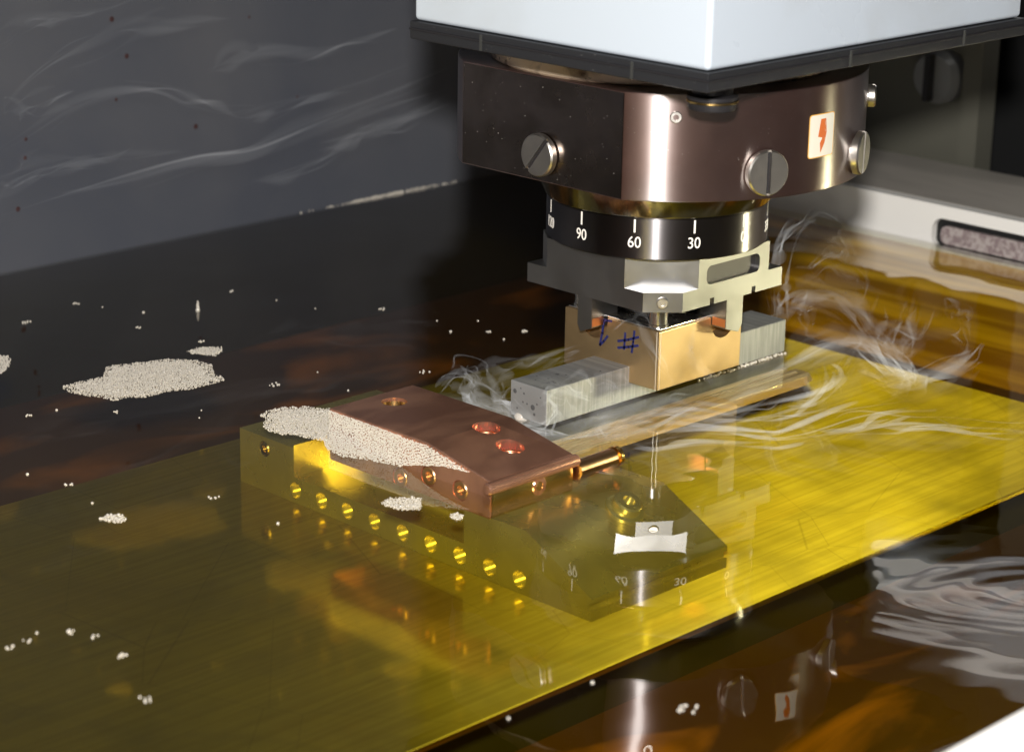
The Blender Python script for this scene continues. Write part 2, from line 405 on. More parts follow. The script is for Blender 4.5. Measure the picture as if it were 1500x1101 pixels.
# ================================================================== brass plate under the oil
pl = BM(); box(pl, -640, 203, -144, 149, -38.5, -36); bevel(pl, 0.5, 2)
bpl = obj('brass_plate', pl, M['plate'], None)
simple('support', M['black_steel'], bpl, (-600, 180, -115, 120, -74.9, -38.6))
tag(bpl, 'large brushed brass plate lying flat under the amber oil', 'plate')

# ================================================================== fixture under the copper block
fx = thing('fixture_block', 'olive brass fixture block with row of bolt holes under the oil', 'fixture', (-118, 0, -36))
b = BM()
prism(b, [(102.5, -35.9), (102.5, -10.6), (65.5, -10.6), (65.5, -9.4), (-76, -8.4), (-112, -26.5), (-112, -35.9)], 'x', -160, -78)
body = obj('body', b, M['fixture'], fx)
c1 = BM(); box(c1, -170, -141, -41, 65.4, -24, 0)
c2 = BM(); box(c2, -168, -70, -120, -110.2, -31.8, -28.6)
cuts = [c1, c2]
hb = BM()
hy = [64.4, 47.1, 30.3, 13.0, -4.5, -21.5, -38.8, -56.0, -73.0]
for y in hy:
    lathe(hb, disc_prof(3.7, -3, 3.4), 24, (-160, y, -29.9), (1, 0, 0))
lathe(hb, disc_prof(3.6, -5, 3), 24, (-160, 85.5, -16.2), (1, 0, 0))
bevel_later = True
cuts = [hb, c1, c2]
cut(body, cuts)
b = BM(); lathe(b, [(0, 0.9), (1.4, 0.9), (1.5, 2.0), (2.6, 2.3), (3.2, 1.6), (3.2, -0.5), (0, -0.5)], 24, (-157.9, 85.5, -16.2), (-1, 0, 0)); obj('socket_screw', b, M['screw_brass'], fx)
nrm = Vector((0, -18.1, 36)).normalized()
b = BM(); lathe(b, [(0, -2), (8.5, -2), (8.5, 1.0), (7.6, 1.6), (6.2, 1.7), (6.2, 4.6), (5.4, 5.2), (2.8, 5.2), (2.6, 3.2), (0, 3.2)], 40, (-108.5, -82, -11.2), nrm)
obj('hex_bolt', b, M['fixture'], fx)

# ================================================================== copper workpiece
cu = thing('copper_block', 'sloped copper block with three round holes rising above the oil', 'workpiece', (-135, -8, -9))
b = BM()
prism(b, [(41, -9.3), (41, 14), (-20, 14), (-56.3, 7.0), (-56.3, -9.3)], 'x', -160.6, -112)
bevel(b, 0.7, 2, 20)
cub = obj('body', b, M['copper'], cu)
holes = [(-134.5, 28.5, 13.0, 5.6, 'brass'), (-128.5, -21.5, 12.6, 6.0, 'copper_bright'), (-131.5, -38.5, 9.4, 6.0, 'copper_bright')]
cuts = []
for x, y, z, r, mm in holes:
    cbm = BM(); lathe(cbm, disc_prof(r, -9, 12), 40, (x, y, z), (0, 0, 1)); cuts.append(cbm)
for y, z in ((-20.5, -0.4), (-39.2, -1.5), (-3.5, -5.8)):
    cbm = BM(); lathe(cbm, disc_prof(4.4, -3, 2.5), 28, (-160.6, y, z), (1, 0, 0)); cuts.append(cbm)
cbm = BM(); lathe(cbm, disc_prof(4.4, -3, 2.5), 28, (-133, -56.3, -1.6), (0, 1, 0)); cuts.append(cbm)
cut(cub, cuts)
for x, y, z, r, mm in holes:
    b = BM(); lathe(b, [(r - 0.05, -8.6), (r - 0.05, -0.5 - (1.9 if z < 12.8 else 0)), (r - 0.35, -2.6), (r - 0.12, -3.0), (r - 0.35, -3.4), (r - 0.12, -3.8), (r - 0.35, -4.2), (r - 0.35, -8.2), (0, -8.4)], 40, (x, y, z), (0, 0, 1))
    obj('threaded_bore', b, M[mm], cu)
for y, z in ((-20.5, -0.4), (-39.2, -1.5), (-3.5, -5.8)):
    b = BM(); lathe(b, [(0, 0.4), (1.9, 0.4), (2.0, 2.0), (3.6, 2.3), (4.2, 1.6), (4.2, -0.2), (0, -0.2)], 28, (-158.3, y, z), (-1, 0, 0))
    obj('socket_screw', b, M['copper_dull'], cu)
b = BM(); lathe(b, [(0, 0.4), (1.9, 0.4), (2.0, 2.0), (3.6, 2.3), (4.2, 1.6), (4.2, -0.2), (0, -0.2)], 28, (-133, -55.2, -1.6), (0, -1, 0))
obj('socket_screw', b, M['copper'], cu)
b = BM(); lathe(b, [(0, -32), (2.0, -32), (2.6, -31), (2.6, 20), (2.1, 20.8), (0, 20.8)], 24, (-132, -57.5, 4.6), (1, 0, 0))
obj('edge_bead', b, M['copper'], cu)

simple('end_plate', M['brass'], cu, (-160.0, -113, -57.0, -56.4, -9.2, 3.2), bev=0.2)
pin = thing('brass_pin', 'small round brass pin at the right end of the copper block', 'pin', (-98, -57, -3))
b = BM(); lathe(b, disc_prof(4.2, -12, 12, 1.2), 28, (-99, -56, -0.6), (1, 0, 0)); obj('shaft', b, M['copper_dark'], pin)
b = BM(); lathe(b, [(0, 0), (4.6, 0), (4.6, 2.0), (3.6, 2.8), (0, 2.8)], 28, (-86.9, -56, -0.6), (1, 0, 0)); obj('pin_head', b, M['brass_gold'], pin)

ridge = thing('gold_ridge', 'long golden ribbed rail just under the oil beside the graphite', 'ridge', (-12, -31, -9))  # solid ribs built for the golden band along the oil surface
def ribbed(y0, y1, z0, ztop, n):
    pts = [(y0, z0), (y1, z0)]
    w = (y1 - y0) / n
    for k in range(n):
        cy = y1 - (k + .5) * w
        for i in range(0, 13):
            t = math.pi * i / 12; pts.append((cy + w * 0.46 * math.cos(t), ztop - w * 0.22 + w * 0.22 * math.sin(t)))
    return pts
b = BM(); prism(b, ribbed(-39, -22, -6, -0.8, 3), 'x', -107, 68); obj('bar', b, M['ridge'], ridge)
b = BM(); prism(b, [(-38, -5.8), (-24, -5.8), (-27, -2.0), (-35, -2.0)], 'x', 68.1, 75); bevel(b, 1.2, 3); obj('end_stop', b, M['ridge'], ridge)

# ================================================================== graphite bar
gr = thing('graphite_bar', 'long grey pitted graphite bar touching the oil below the tan block', 'electrode bar', (1, -1, 1))
b = BM(); box(b, -82, 84.5, -11.7, 10.2, 1.0, 17.0); bevel(b, 0.25, 1); obj('bar', b, M['graphite'], gr)
def pit(x, y, z, r, n):
    b = BM(); lathe(b, [(0, 0.0), (r, 0.0), (r * .8, 0.08), (0, 0.10)], 10, (x, y, z), n)
    o = obj('pit', b, M['pit'], gr); return o
for (y, z, r) in ((7.5, 12.5, 1.1), (-3.5, 7.5, 1.3), (2.5, 8.6, .5), (0, 8.3, .5), (-6, 9.5, .5), (-4.5, 4.5, .7), (2, 12.6, .55), (-8, 13, .4), (6, 5, .5), (4, 14.5, .4)):
    pit(-82.0, y, z, r, (-1, 0, 0))
for k in range(15):
    x = -82 + abs(random.gauss(0, 1)) * 22 + 2; y = random.uniform(-10, 9)
    if x < -31: pit(x, y, 17.0, random.uniform(.3, 1.1), (0, 0, 1))
b = BM()
for k in range(70):
    x = 20 + 66 * (k / 70) ** .8 + random.uniform(-1, 1)
    bmesh.ops.create_icosphere(b, subdivisions=1, radius=random.uniform(.35, .9), matrix=Matrix.Translation((x, -12.2 + random.uniform(-.6, .2), random.uniform(-.2, .9))))
o = obj('froth_line', b, M['foam'], gr, smooth=180); o['kind'] = 'stuff'

# ================================================================== tan electrode block
eb = thing('tan_block', 'square tan metal block with blue #1 handwritten upside down', 'electrode block', (0, 0, 9.4))
bl = BM(); box(bl, -28.5, 29.0, -28.5, 28.5, 9.4, 36.4); bevel(bl, 0.3, 2)
blk = obj('block', bl, M['brass_block'], eb)
b = BM(); prism(b, [(-28.62, -27.25), (-27.25, -28.62), (-26.9, -26.9)], 'z', 9.5, 36.3); obj('glint_strip', b, M['edge_glint'], eb, smooth=0)  # pale strip added as the flash highlight on the front edge
def upts(c, hw, ztop, zb):
    pts = [(c + hw, ztop), (c - hw, ztop)]
    for i in range(0, 13):
        t = math.pi + math.pi * i / 12; pts.append((c + hw * math.cos(t), zb + hw + hw * math.sin(t)))
    return pts
k1 = BM(); prism(k1, upts(10.4, 8.2, 40, 25.6), 'x', -34, -20)
k2 = BM(); prism(k2, upts(15.8, 8.6, 40, 25.4), 'y', -34, -20)
k3 = BM(); box(k3, -30, 31, -10.9, 9.4, 0, 16.2)
cut(blk, [k1, k2])
simple('top_plate', M['steel_light'], eb, (-27.4, 27.9, -27.4, 27.4, 36.45, 37.2), bev=0.2)
def stroke(pts, w=1.15):
    b = BM()
    for (y0, z0), (y1, z1) in zip(pts, pts[1:]):
        d = Vector((y1 - y0, z1 - z0)); n = Vector((-d.y, d.x)).normalized() * w / 2; e = d.normalized() * w * .25
        prism(b, [(y0 - e.x + n.x, z0 - e.y + n.y), (y0 - e.x - n.x, z0 - e.y - n.y), (y1 + e.x - n.x, z1 + e.y - n.y), (y1 + e.x + n.x, z1 + e.y + n.y)], 'x', -28.62, -28.4)
    o = obj('marker_stroke', b, M['ink_blue'], blk, smooth=0); return o
stroke([(5.8, 35.0), (2.5, 35.3), (-0.1, 35.6)]); stroke([(4.6, 35.0), (5.3, 28.9), (6.5, 22.9)]); stroke([(6.5, 22.9), (4.2, 25.2), (2.0, 28.1)])
stroke([(-8.6, 31.9), (-8.4, 28.1), (-8.2, 24.3)]); stroke([(-14.0, 33.9), (-13.5, 28.9), (-12.8, 23.8)])
stroke([(-4.4, 27.2), (-10.6, 29.2), (-16.6, 31.8)]); stroke([(-4.5, 24.1), (-10.8, 25.9), (-16.5, 27.8)])

# ================================================================== electrode holder
hd = thing('electrode_holder', 'grey ground steel holder plate between black dial and tan block', 'holder', (0, 0, 37))
a = 41.0
low_pts = [(-a, a), (-a, -a + 11.8), (-a + 12.8, -a), (a, -a), (a, a)]
up_pts = [(-a, 29), (-a, -18), (-18, -a), (31, -a), (a, -31), (a, 31), (31, a), (-31, a)]
b = BM(); prism(b, low_pts, 'z', 48.2, 57.0); up_ = obj('plate', b, M['steel'], hd, at=(0, 0, 48.2))
k1 = BM(); prism(k1, [(x * .99999, y * .99999) for x, y in up_pts], 'z', 56.0, 70.6)
def at_origin(o):
    return world_loc(o) / S - o.location / S
def shift(bms, d):
    for q in bms:
        for v in q.verts: v.co -= d
shift([k1], at_origin(up_)); par = up_.parent; up_.parent = None
cut(up_, [k1], 'UNION')
b = BM(); b.from_mesh(up_.data); bmesh.ops.dissolve_limit(b, angle_limit=math.radians(1), verts=b.verts, edges=b.edges); b.to_mesh(up_.data); b.free()
k1 = BM(); prism(k1, slot_pts(-12.6, 24.4, 57.6, 66.2, 3.0), 'y', -45, -36)
k2 = BM(); box(k2, -9.6, -6.8, -45, -38, 44, 51.2); k3 = BM(); box(k3, 19.4, 22.2, -45, -38, 44, 51.2)
shift([k1, k2, k3], at_origin(up_) + Vector(hd.location) / S)
cut(up_, [k1, k2, k3]); up_.parent = par
simple('recess_floor', M['dark_recess'], hd, (-13, 25, -38.4, -36.2, 57.3, 66.6))
cn = Vector((-12.8, -11.8, 0)).normalized()
b = BM(); lathe(b, [(0, -0.5), (2.6, -0.5), (2.6, 0.4), (2.2, 0.7), (1.3, 0.7), (1.2, 0.0), (0, 0.0)], 28, (-35.0, -35.2, 52.5), cn); obj('set_screw', b, M['screw'], hd)
for sx, sy in ((-1, -1), (-1, 1), (1, -1), (1, 1)):
    b = BM(); lathe(b, [(0, 0), (4.6, 0), (4.6, 0.8), (4.2, 1.2), (4.2, 10.9), (0, 10.9)], 16, (sx * 22.5, sy * 22.5, 37.25), (0, 0, 1)); obj('post', b, M['steel_light'], hd)
simple('core', M['dark_recess'], hd, (-15, 15, -15, 15, 37.3, 48.1))
def gripper(kind):
    b = BM()
    if kind == 'x':
        prism(b, [(4.8, 47.9), (13.5, 47.9), (13.5, 33.0), (11.5, 29.8), (4.8, 32.5)], 'x', -36.5, -19)
    else:
        prism(b, [(7.8, 47.9), (19.5, 47.9), (19.5, 33.0), (17.0, 29.6), (7.8, 32.5)], 'y', -36.5, -19)
    bevel(b, 0.3, 2)
    g = obj('gripper_jaw', b, M['steel'], hd)
    b = BM()
    if kind == 'x': box(b, -36.2, -28.9, 4.5, 4.9, 33.2, 37.0)
    else: box(b, 7.5, 7.9, -36.2, -28.9, 33.2, 37.0)
    obj('copper_shim', b, M['copper_bright'], g)
gripper('x'); gripper('y')

# ================================================================== chuck: dial ring, cone, collar
ch = thing('tool_chuck', 'dark steel tool chuck with slotted screws and a degree dial', 'chuck', (0, 0, 71))
b = BM(); lathe(b, [(0, 71.5), (49.2, 71.5), (50, 72.2), (50, 89.6), (49.4, 90.2), (0, 90.2)], 160); dial = obj('dial_ring', b, M['dial'], ch, at=(0, 0, 71))
b = BM(); lathe(b, [(0, 90.25), (50.2, 90.25), (51, 91.0), (56.5, 103.5), (56.5, 106.9), (0, 106.9)], 160); cone = obj('cone', b, M['cone'], ch, at=(0, 0, 90))
R = 90.6; FX = -77.5
t0 = math.acos(-FX / R)
pts = []
for i in range(161):
    t = -math.pi + t0 + (2 * math.pi - 2 * t0) * i / 160
    pts.append((R * math.cos(t), R * math.sin(t)))
b = BM(); prism(b, pts, 'z', 107, 152); bevel(b, 0.5, 2, 24); col = obj('collar', b, M['collar'], ch, smooth=20, at=(0, 0, 107))
col.data.materials.append(M['facet'])
for p_ in col.data.polygons:
    if p_.normal.x < -0.98: p_.material_index = 1

def wrap(me, ang, R, out=0.12):
    """Bend a flat mesh (x along the arc, y up, z out; mm) round the vertical axis at azimuth ANG."""
    for v in me.vertices:
        t = ang + v.co.x / R; r = R + out + v.co.z
        v.co = (r * math.cos(t), r * math.sin(t), v.co.y)
def text_mesh(s, size, extr=0.05):
    cu_ = bpy.data.curves.new('t', 'FONT'); cu_.body = s; cu_.size = size; cu_.align_x = 'CENTER'; cu_.extrude = extr; cu_.resolution_u = 6
    cu_.offset = size * 0.004
    to = bpy.data.objects.new('t', cu_); COL.objects.link(to); bpy.context.view_layer.update()
    me = bpy.data.meshes.new_from_object(to.evaluated_get(bpy.context.evaluated_depsgraph_get()))
    bpy.data.objects.remove(to); bpy.data.curves.remove(cu_)
    return me
for deg in range(0, 360, 30):
    ang = math.radians(-90 - deg)
    me = text_mesh(str(deg), 7.0)
    for v in me.vertices: v.co.y += 77.0; v.co.x *= 0.88
    wrap(me, ang, 50, 0.06)
    link('numeral', me, M['ink_white'], dial, smooth=0)
    b = BM(); box(b, -0.42, 0.42, 83.6, 89.4, -0.05, 0.05); me = bpy.data.meshes.new('tick_mark'); b.to_mesh(me); b.free()
    wrap(me, ang, 50, 0.06); link('tick_mark', me, M['ink_white'], dial, smooth=0)
b = BM()                                           # index triangle engraved on the cone
for p, q in (((-1.8, 3.4), (1.8, 3.4)), ((1.8, 3.4), (0, -2.6)), ((0, -2.6), (-1.8, 3.4))):
    d = (Vector(q) - Vector(p)).normalized(); n = Vector((-d.y, d.x)) * .22
    prism(b, [(p[0] + n.x, p[1] + n.y), (p[0] - n.x, p[1] - n.y), (q[0] - n.x, q[1] - n.y), (q[0] + n.x, q[1] + n.y)], 'z', 0, 0.1)
me = bpy.data.meshes.new('index_mark'); b.to_mesh(me); b.free()
for v in me.vertices:
    h = v.co.y; r = 53.6 + h * (5.5 / 12.5) + 0.12 + v.co.z; t = math.radians(-87.5) + v.co.x / 53
    v.co = (r * math.cos(t), r * math.sin(t), 97.0 + h)
link('index_mark', me, M['ink_white'], cone, smooth=0)

def clamp_screw(center, n, r, slot_deg, h=4.0):
    n = Vector(n).normalized(); c = Vector(center)
    prof = [(0, -1), (r - 1, -1), (r - 1, 0.6), (r, 0.8), (r, h - 0.7), (r - 0.6, h), (r * 0.8, h + 0.02), (r * .6, h), (r * .4, h + 0.02), (r * .2, h), (0, h)]
    b = BM(); lathe(b, prof, 56, c, n)
    s = obj('clamp_screw', b, M['screw'], col, smooth=30)
    up = Vector((0, 0, 1)); side = up.cross(n).normalized()
    d = side * math.sin(math.radians(slot_deg)) + up * math.cos(math.radians(slot_deg)); w = d.cross(n).normalized()
    k = BM(); vs = box(k, -1, 1, -1, 1, -1, 1)
    for v in vs:
        x, y, z = v.co; v.co = c + d * (x * (r + 2)) + w * (y * 0.95) + n * (h + z * 1.6)
    # carried in world space; the screw's own origin is offset by its parents, so move the cutter along
    off = world_loc(s) / S - s.location / S
    for v in vs: v.co -= off
    par = s.parent; s.parent = None; cut(s, [k]); s.parent = par
    b = BM(); vs = box(b, -1, 1, -1, 1, -1, 1)
    for v in vs:
        x, y, z = v.co; v.co = c + d * (x * (r - .8)) + w * (y * 0.93) + n * (h - 1.55 + z * 0.1)
    obj('slot', b, M['black_steel'], s)
clamp_screw((-77.5, -1.7, 118.9), (-1, 0, 0), 9.2, 38)
for az, zz, r, sd in ((-110.4, 118.6, 9.6, 0), (-70, 118.2, 9.4, 3), (-52, 138.0, 5.0, 0)):
    t = math.radians(az); clamp_screw((90.2 * math.cos(t), 90.2 * math.sin(t), zz), (math.cos(t), math.sin(t), 0), r, sd)
t = math.radians(-135.3)
b = BM(); lathe(b, [(0, -1), (2.5, -1), (2.5, 0.3), (2.2, 0.5), (1.2, 0.5), (1.1, -0.3), (0, -0.3)], 24, (90.6 * math.cos(t), 90.6 * math.sin(t), 142.4), (math.cos(t), math.sin(t), 0)); obj('set_screw', b, M['screw'], col)
# warning sticker
st_ang = math.radians(-91.0)
def sticker(name, pts, z0, z1, m, parent, nx_=10):
    b = BM(); prism(b, pts, 'z', z0, z1)
    bmesh.ops.triangulate(b, faces=[f for f in b.faces if len(f.verts) > 4])
    for k in range(3):
        bmesh.ops.subdivide_edges(b, edges=[e for e in b.edges if abs(e.verts[0].co.x - e.verts[1].co.x) > 2.0], cuts=1)
    me = bpy.data.meshes.new(name); b.to_mesh(me); b.free()
    for v in me.vertices: v.co.y += 130.9
    wrap(me, st_ang, R, 0.05)
    return link(name, me, m, parent, smooth=0)
wl = sticker('warning_label', slot_pts(-8.3, 8.3, -9.3, 9.3, 1.4, 4), 0, 0.10, M['orange_edge'], col)
sticker('label_face', slot_pts(-7.9, 7.9, -8.9, 8.9, 1.2, 4), 0.10, 0.14, M['cream'], wl)
bolt_pts = [(-1.2, 7.0), (2.2, 7.0), (0.6, 2.2), (3.0, 1.0), (1.0, -3.2), (2.0, -3.0), (-0.6, -7.4), (-1.2, -3.2), (-0.4, -3.3), (0.2, -1.0), (-2.6, -0.4)]
sticker('lightning_bolt', bolt_pts, 0.14, 0.18, M['orange'], wl)

# ================================================================== machine head
mh = thing('machine_head', 'square white machine head with black trim strip above the chuck', 'machine head', (0, -33, 152))
hp = BM(); box(hp, -106, 107, -114, 48, 172.5, 420); bevel(hp, 2.2, 4); obj('housing', hp, M['paint_white'], mh)
simple('trim_strip', M['black_rubber'], mh, (-107.5, -84.1, -67, 49, 165.0, 172.2), (-107.5, -107.4, -115.5, -115.4, 165, 172), bev=0)
b = BM(); box(b, -107.5, 108.5, -115.5, 49, 164.6, 172.3); bevel(b, 0.8, 2); obj('base_strip', b, M['black_rubber'], mh)
bpy.data.objects.remove(bpy.data.objects['trim_strip'])
b = BM(); lathe(b, [(0, 152.1), (76, 152.1), (77, 153), (77, 160), (70, 164.5), (0, 164.5)], 96); obj('neck_ring', b, M['neck_gold'], mh)
b = BM(); lathe(b, [(0, 149.6), (9.2, 149.6), (9.6, 150.4), (9.6, 153.4)], 36, (-76, -92, 2)); 
lathe(b, [(9.6, 153.4), (10.2, 153.8), (10.2, 155.2), (8, 156), (8, 162.5), (0, 162.5)], 36, (-76, -92, 2)); obj('cap_bolt', b, M['black_steel'], mh)
b = BM(); lathe(b, [(8.0, 152.6), (10.4, 152.6), (10.4, 153.3), (8.0, 153.3)], 36, (-76, -92, 2)); obj('brass_washer', b, M['brass_gold'], mh)

# ================================================================== foam and bubbles
_ico = BM(); bmesh.ops.create_icosphere(_ico, subdivisions=1, radius=1.0)
ICO_V = np.array([v.co[:] for v in _ico.verts]); ICO_F = np.array([[v.index for v in f.verts] for f in _ico.faces]); _ico.free()
def beads(name, centers, radii, m, parent=None):
    n = len(centers); V = (ICO_V[None] * radii[:, None, None] + centers[:, None, :]).reshape(-1, 3)
    F = (ICO_F[None] + (np.arange(n) * len(ICO_V))[:, None, None]).reshape(-1, 3)
    me = bpy.data.meshes.new(name); me.from_pydata(V.tolist(), [], F.tolist())
    return link(name, me, m, parent, smooth=180)
def inside(P, x, y):
    P = np.array(P); n = len(P); r = np.zeros(len(x), bool); j = n - 1
    for i in range(n):
        xi, yi = P[i]; xj, yj = P[j]
        c = ((yi > y) != (yj > y)) & (x < (xj - xi) * (y - yi) / (yj - yi + 1e-12) + xi); r ^= c; j = i
    return r
def raft(poly, pitch, keep=None):
    P = np.array(poly); lo, hi = P.min(0) - 2, P.max(0) + 2
    gx, gy = np.meshgrid(np.arange(lo[0], hi[0], pitch), np.arange(lo[1], hi[1], pitch * .866), indexing='ij')
    gx = gx + (np.arange(gx.shape[1]) % 2)[None] * pitch / 2
    x = gx.ravel() + rng.normal(0, pitch * .15, gx.size); y = gy.ravel() + rng.normal(0, pitch * .15, gx.size)
    s = inside(P, x, y)
    if keep is not None: s &= keep(x, y)
    x, y = x[s], y[s]; r = pitch * rng.uniform(.28, .56, len(x))
    s = rng.random(len(x)) > 0.03
    big = rng.random(len(x)) < .10; r = np.where(big, r * rng.uniform(1.3, 2.0, len(x)), r)
    cx, cy = x.mean(), y.mean(); far = ~inside([((a - cx) * .86 + cx, (b - cy) * .86 + cy) for a, b in P], x, y)
    s &= ~(far & (rng.random(len(x)) < .42))
    return np.stack([x[s], y[s], r[s] * rng.uniform(-.1, .5, s.sum())], -1), r[s]
F1 = [(-203.9, 175.6), (-198.7, 177.7), (-189.4, 178.5), (-180.2, 177.2), (-170.8, 187.6), (-163.8, 187.5), (-153.8, 183.3), (-142.8, 180.2), (-136.5, 174.5), (-132.5, 167.5), (-131.5, 158.4), (-139.1, 147.0), (-140.7, 136.7), (-146.2, 134.7), (-153.3, 135.7), (-160.9, 134.3), (-170.9, 139.8), (-176.3, 139.3), (-183.8, 139.4), (-189.8, 144.9), (-197.2, 144.9), (-198.8, 153.0), (-202.3, 158.4), (-204.7, 167.3)]
F2 = [(-127.4, 182.7), (-120.3, 184.9), (-113.3, 181.6), (-110.3, 177.4), (-115.0, 171.5), (-122.0, 167.9), (-123.7, 171.8), (-125.7, 176.2), (-128.1, 178.4)]
F3 = [(-201.7, 239.8), (-196.4, 236.4), (-193.6, 233.9), (-197.1, 225.8), (-202.9, 219.0), (-211.1, 212.2), (-219.4, 212.6)]
F4 = [(-162.1, 85.4), (-155.5, 88.3), (-148.4, 88.3), (-144.2, 84.0), (-139.7, 81.8), (-137.8, 76.6), (-133.3, 72.0), (-130.4, 54.0), (-141.0, -9.1), (-153.6, -10.1), (-161.9, -4.4), (-164.4, 3.2), (-166.3, 9.5), (-168.8, 15.2), (-171.5, 20.0), (-171.2, 25.5), (-170.3, 31.7), (-164.3, 40.4), (-166.0, 45.6), (-167.3, 50.3), (-167.7, 54.3), (-172.3, 59.8), (-173.0, 65.3), (-171.9, 71.7), (-167.8, 76.6), (-163.1, 78.6), (-163.4, 81.5)]
F5 = [(-196.0, -30.7), (-190.4, -28.6), (-185.4, -32.1), (-180.4, -37.8), (-183.7, -42.1), (-190.1, -47.4), (-195.2, -42.7), (-196.9, -38.1), (-197.2, -33.7)]
F6 = [(-287.6, 29.5), (-283.1, 31.3), (-277.9, 27.7), (-280.1, 22.6), (-284.2, 20.0), (-286.8, 24.4)]
F7 = [(-186.7, -59.7), (-183.2, -57.9), (-181.2, -59.7), (-181.7, -63.3), (-185.4, -66.0), (-187.7, -63.8)]
G = 'foam patches floating on the oil'
for P, pitch, lab in ((F1, 0.74, 'large beige foam patch floating alone on the dark oil'), (F2, 0.74, 'small beige foam sliver just behind the large patch'),
                      (F3, 0.74, 'foam patch cut off at the edge of the dark oil near the grey wall'), (F5, 0.72, 'oblong foam patch in front of the copper block face'),
                      (F6, 0.85, 'little foam patch alone over the brass plate'), (F7, 0.8, 'tiny foam patch beside the front corner of the copper block')):
    c, r = raft(P, pitch); tag(beads('foam_patch', c, r, M['foam']), lab, 'foam', G, 'stuff')
c1, r1 = raft(F4, 0.74, lambda x, y: (x < -161.1) | (y > 41.4))
ys = []; rs = []
for y in np.arange(40.5, -50, -0.74):                # beads up the copper face, standing in for the foam mirrored there
    ztop = (14 if y > -20 else 14 + (y + 20) * 7 / 36.3) - 2.0
    zlow = np.interp(y, [-50, -30, -14, -4, 8], [8.5, 6.8, 3.0, 0.2, 0.2])
    for z in np.arange(zlow, ztop + .8, 0.7):
        ys.append((-161.0 + rng.normal(0, .12), y + rng.normal(0, .1) + (.45 if int(z / .7) % 2 else 0), z + rng.normal(0, .08))); rs.append(.42 * rng.uniform(.8, 1.15))
tag(beads('foam_patch', np.concatenate([c1, np.array(ys)]), np.concatenate([r1, np.array(rs)]), M['foam']), 'long beige foam patch with its mirror image built up the copper block side', 'foam', G, 'stuff')

B = [(-155.7, 275.4, 1.73), (-117.7, 286.6, 1.24), (-102.3, 250.7, 0.87), (-120.2, 230.6, 1.02), (-237.3, 152.6, 1.22), (-223.8, 150.5, 0.77), (-206.3, 130.7, 1.22), (-111.7, 191.5, 1.0), (-43.7, 252.1, 1.08), (-32.9, 198.8, 0.52), (-8.3, 175.1, 1.57), (-177.0, 107.9, 0.46), (-184.1, 100.3, 0.45), (-279.7, 90.0, 0.85), (-274.5, 69.0, 1.4), (-279.7, 45.4, 0.68), (-240.7, 18.8, 1.64), (-240.5, -20.9, 0.79), (-10.5, 122.5, 0.85), (3.4, 110.1, 1.18), (17.6, 98.9, 1.36), (-0.0, 95.7, 0.67), (-65.5, 82.8, 1.91), (-129.5, 115.4, 2.04), (-110.4, 85.7, 0.62), (-356.9, -51.6, 1.67), (-353.9, -59.9, 0.95), (-372.3, -47.3, 1.19), (-379.6, -48.1, 1.06), (-366.4, -44.3, 0.6), (-356.7, -79.3, 1.4), (-370.9, -111.2, 2.01), (-257.1, -201.2, 0.79), (-295.8, -200.8, 0.66), (-79.6, 235.4, 1.57), (-111.7, 272.6, 0.53), (-37.7, 223.8, 0.53), (-102.5, 116.2, 0.48), (-248.9, -235.4, 2.44), (-2.1, 141.1, 0.52), (13.2, 127.3, 0.52)]
BL = ['bubble cluster nearest the grey wall, at the edge of the dark oil', 'wide flat bubble pair on dark oil under the grey wall', 'small bubble on dark oil between the wall and the large foam patch',
 'short bubble row just behind the large foam patch', 'bubble just below the large foam patch, outermost of its row', 'single tiny bubble between two clusters in front of the large foam patch',
 'bubble cluster just in front of the middle of the large foam patch', 'bubble directly behind the small foam sliver', 'lone bubble on dark oil straight in front of the wall froth line',
 'tiny speck on the dark oil midway between the wall and the copper block', 'bubble pair on the dark oil nearest the holder plate', 'upper of two tiny specks behind the copper block end', 'lower of two tiny specks behind the copper block end',
 'bubble on the brown oil beside the plate edge', 'bubble cluster right on the back edge of the brass plate', 'tiny bubble just inside the back edge of the brass plate', 'bubble cluster over the brass plate beside the fixture tower', 'small bubble over the plate below the row of bolt holes',
 'first bubble of the short row behind the tan block', 'middle bubble of the short row behind the tan block', 'last bubble of the short row, close to the tan block', 'tiny speck below the short row behind the tan block', 'dark-rimmed bubble cluster behind the graphite bar end', 'sparkling bubble cluster behind the copper block foam', 'tiny bubble just behind the copper block',
 'largest bubble cluster of the loose row near the plate front', 'small cluster beside the largest of the loose row', 'outer cluster of the loose row near the plate front', 'outermost bubble of the loose row near the plate front', 'tiny bubble in the middle of the loose row', 'slanted bubble cluster just in front of the loose row', 'bubble cluster lowest over the dim end of the plate', 'bubble over the front edge of the brass plate near the collar reflection', 'bubble on the dark oil close to the front edge of the plate',
 'tall sparkling droplet standing on the dark oil', 'tiny speck behind the short bubble row near the wall', 'tiny speck on the dark oil beside the lone bubble', 'tiny speck between the sparkling cluster and the plate', 'bright cluster beside the reflected slotted screw', 'tiny speck on dark oil farthest behind the graphite', 'tiny speck on dark oil just behind the tan block row']
for (x, y, r), lab in zip(B, BL):
    n = 1 if r < .9 else int(3 + r * 3)
    a_ = rng.uniform(0, 6.28, n); d_ = r * 1.5 * np.sqrt(rng.uniform(0, 1, n)) * (n > 1)
    rr = np.full(n, r * .9) if n == 1 else rng.uniform(.35, .6, n) * 1.0
    c = np.stack([x + d_ * np.cos(a_), y + d_ * np.sin(a_) * .8, rr * .3], -1)
    if lab.startswith('tall'):
        c = np.stack([x + rng.normal(0, .15, 6), y + rng.normal(0, .15, 6), np.linspace(0.3, 5.0, 6)], -1); rr = np.array([1.3, 1.1, 1.0, .9, .7, .5])
    tag(beads('oil_bubble', c, rr, M['foam']), lab, 'bubble', 'small bubbles scattered over the oil')
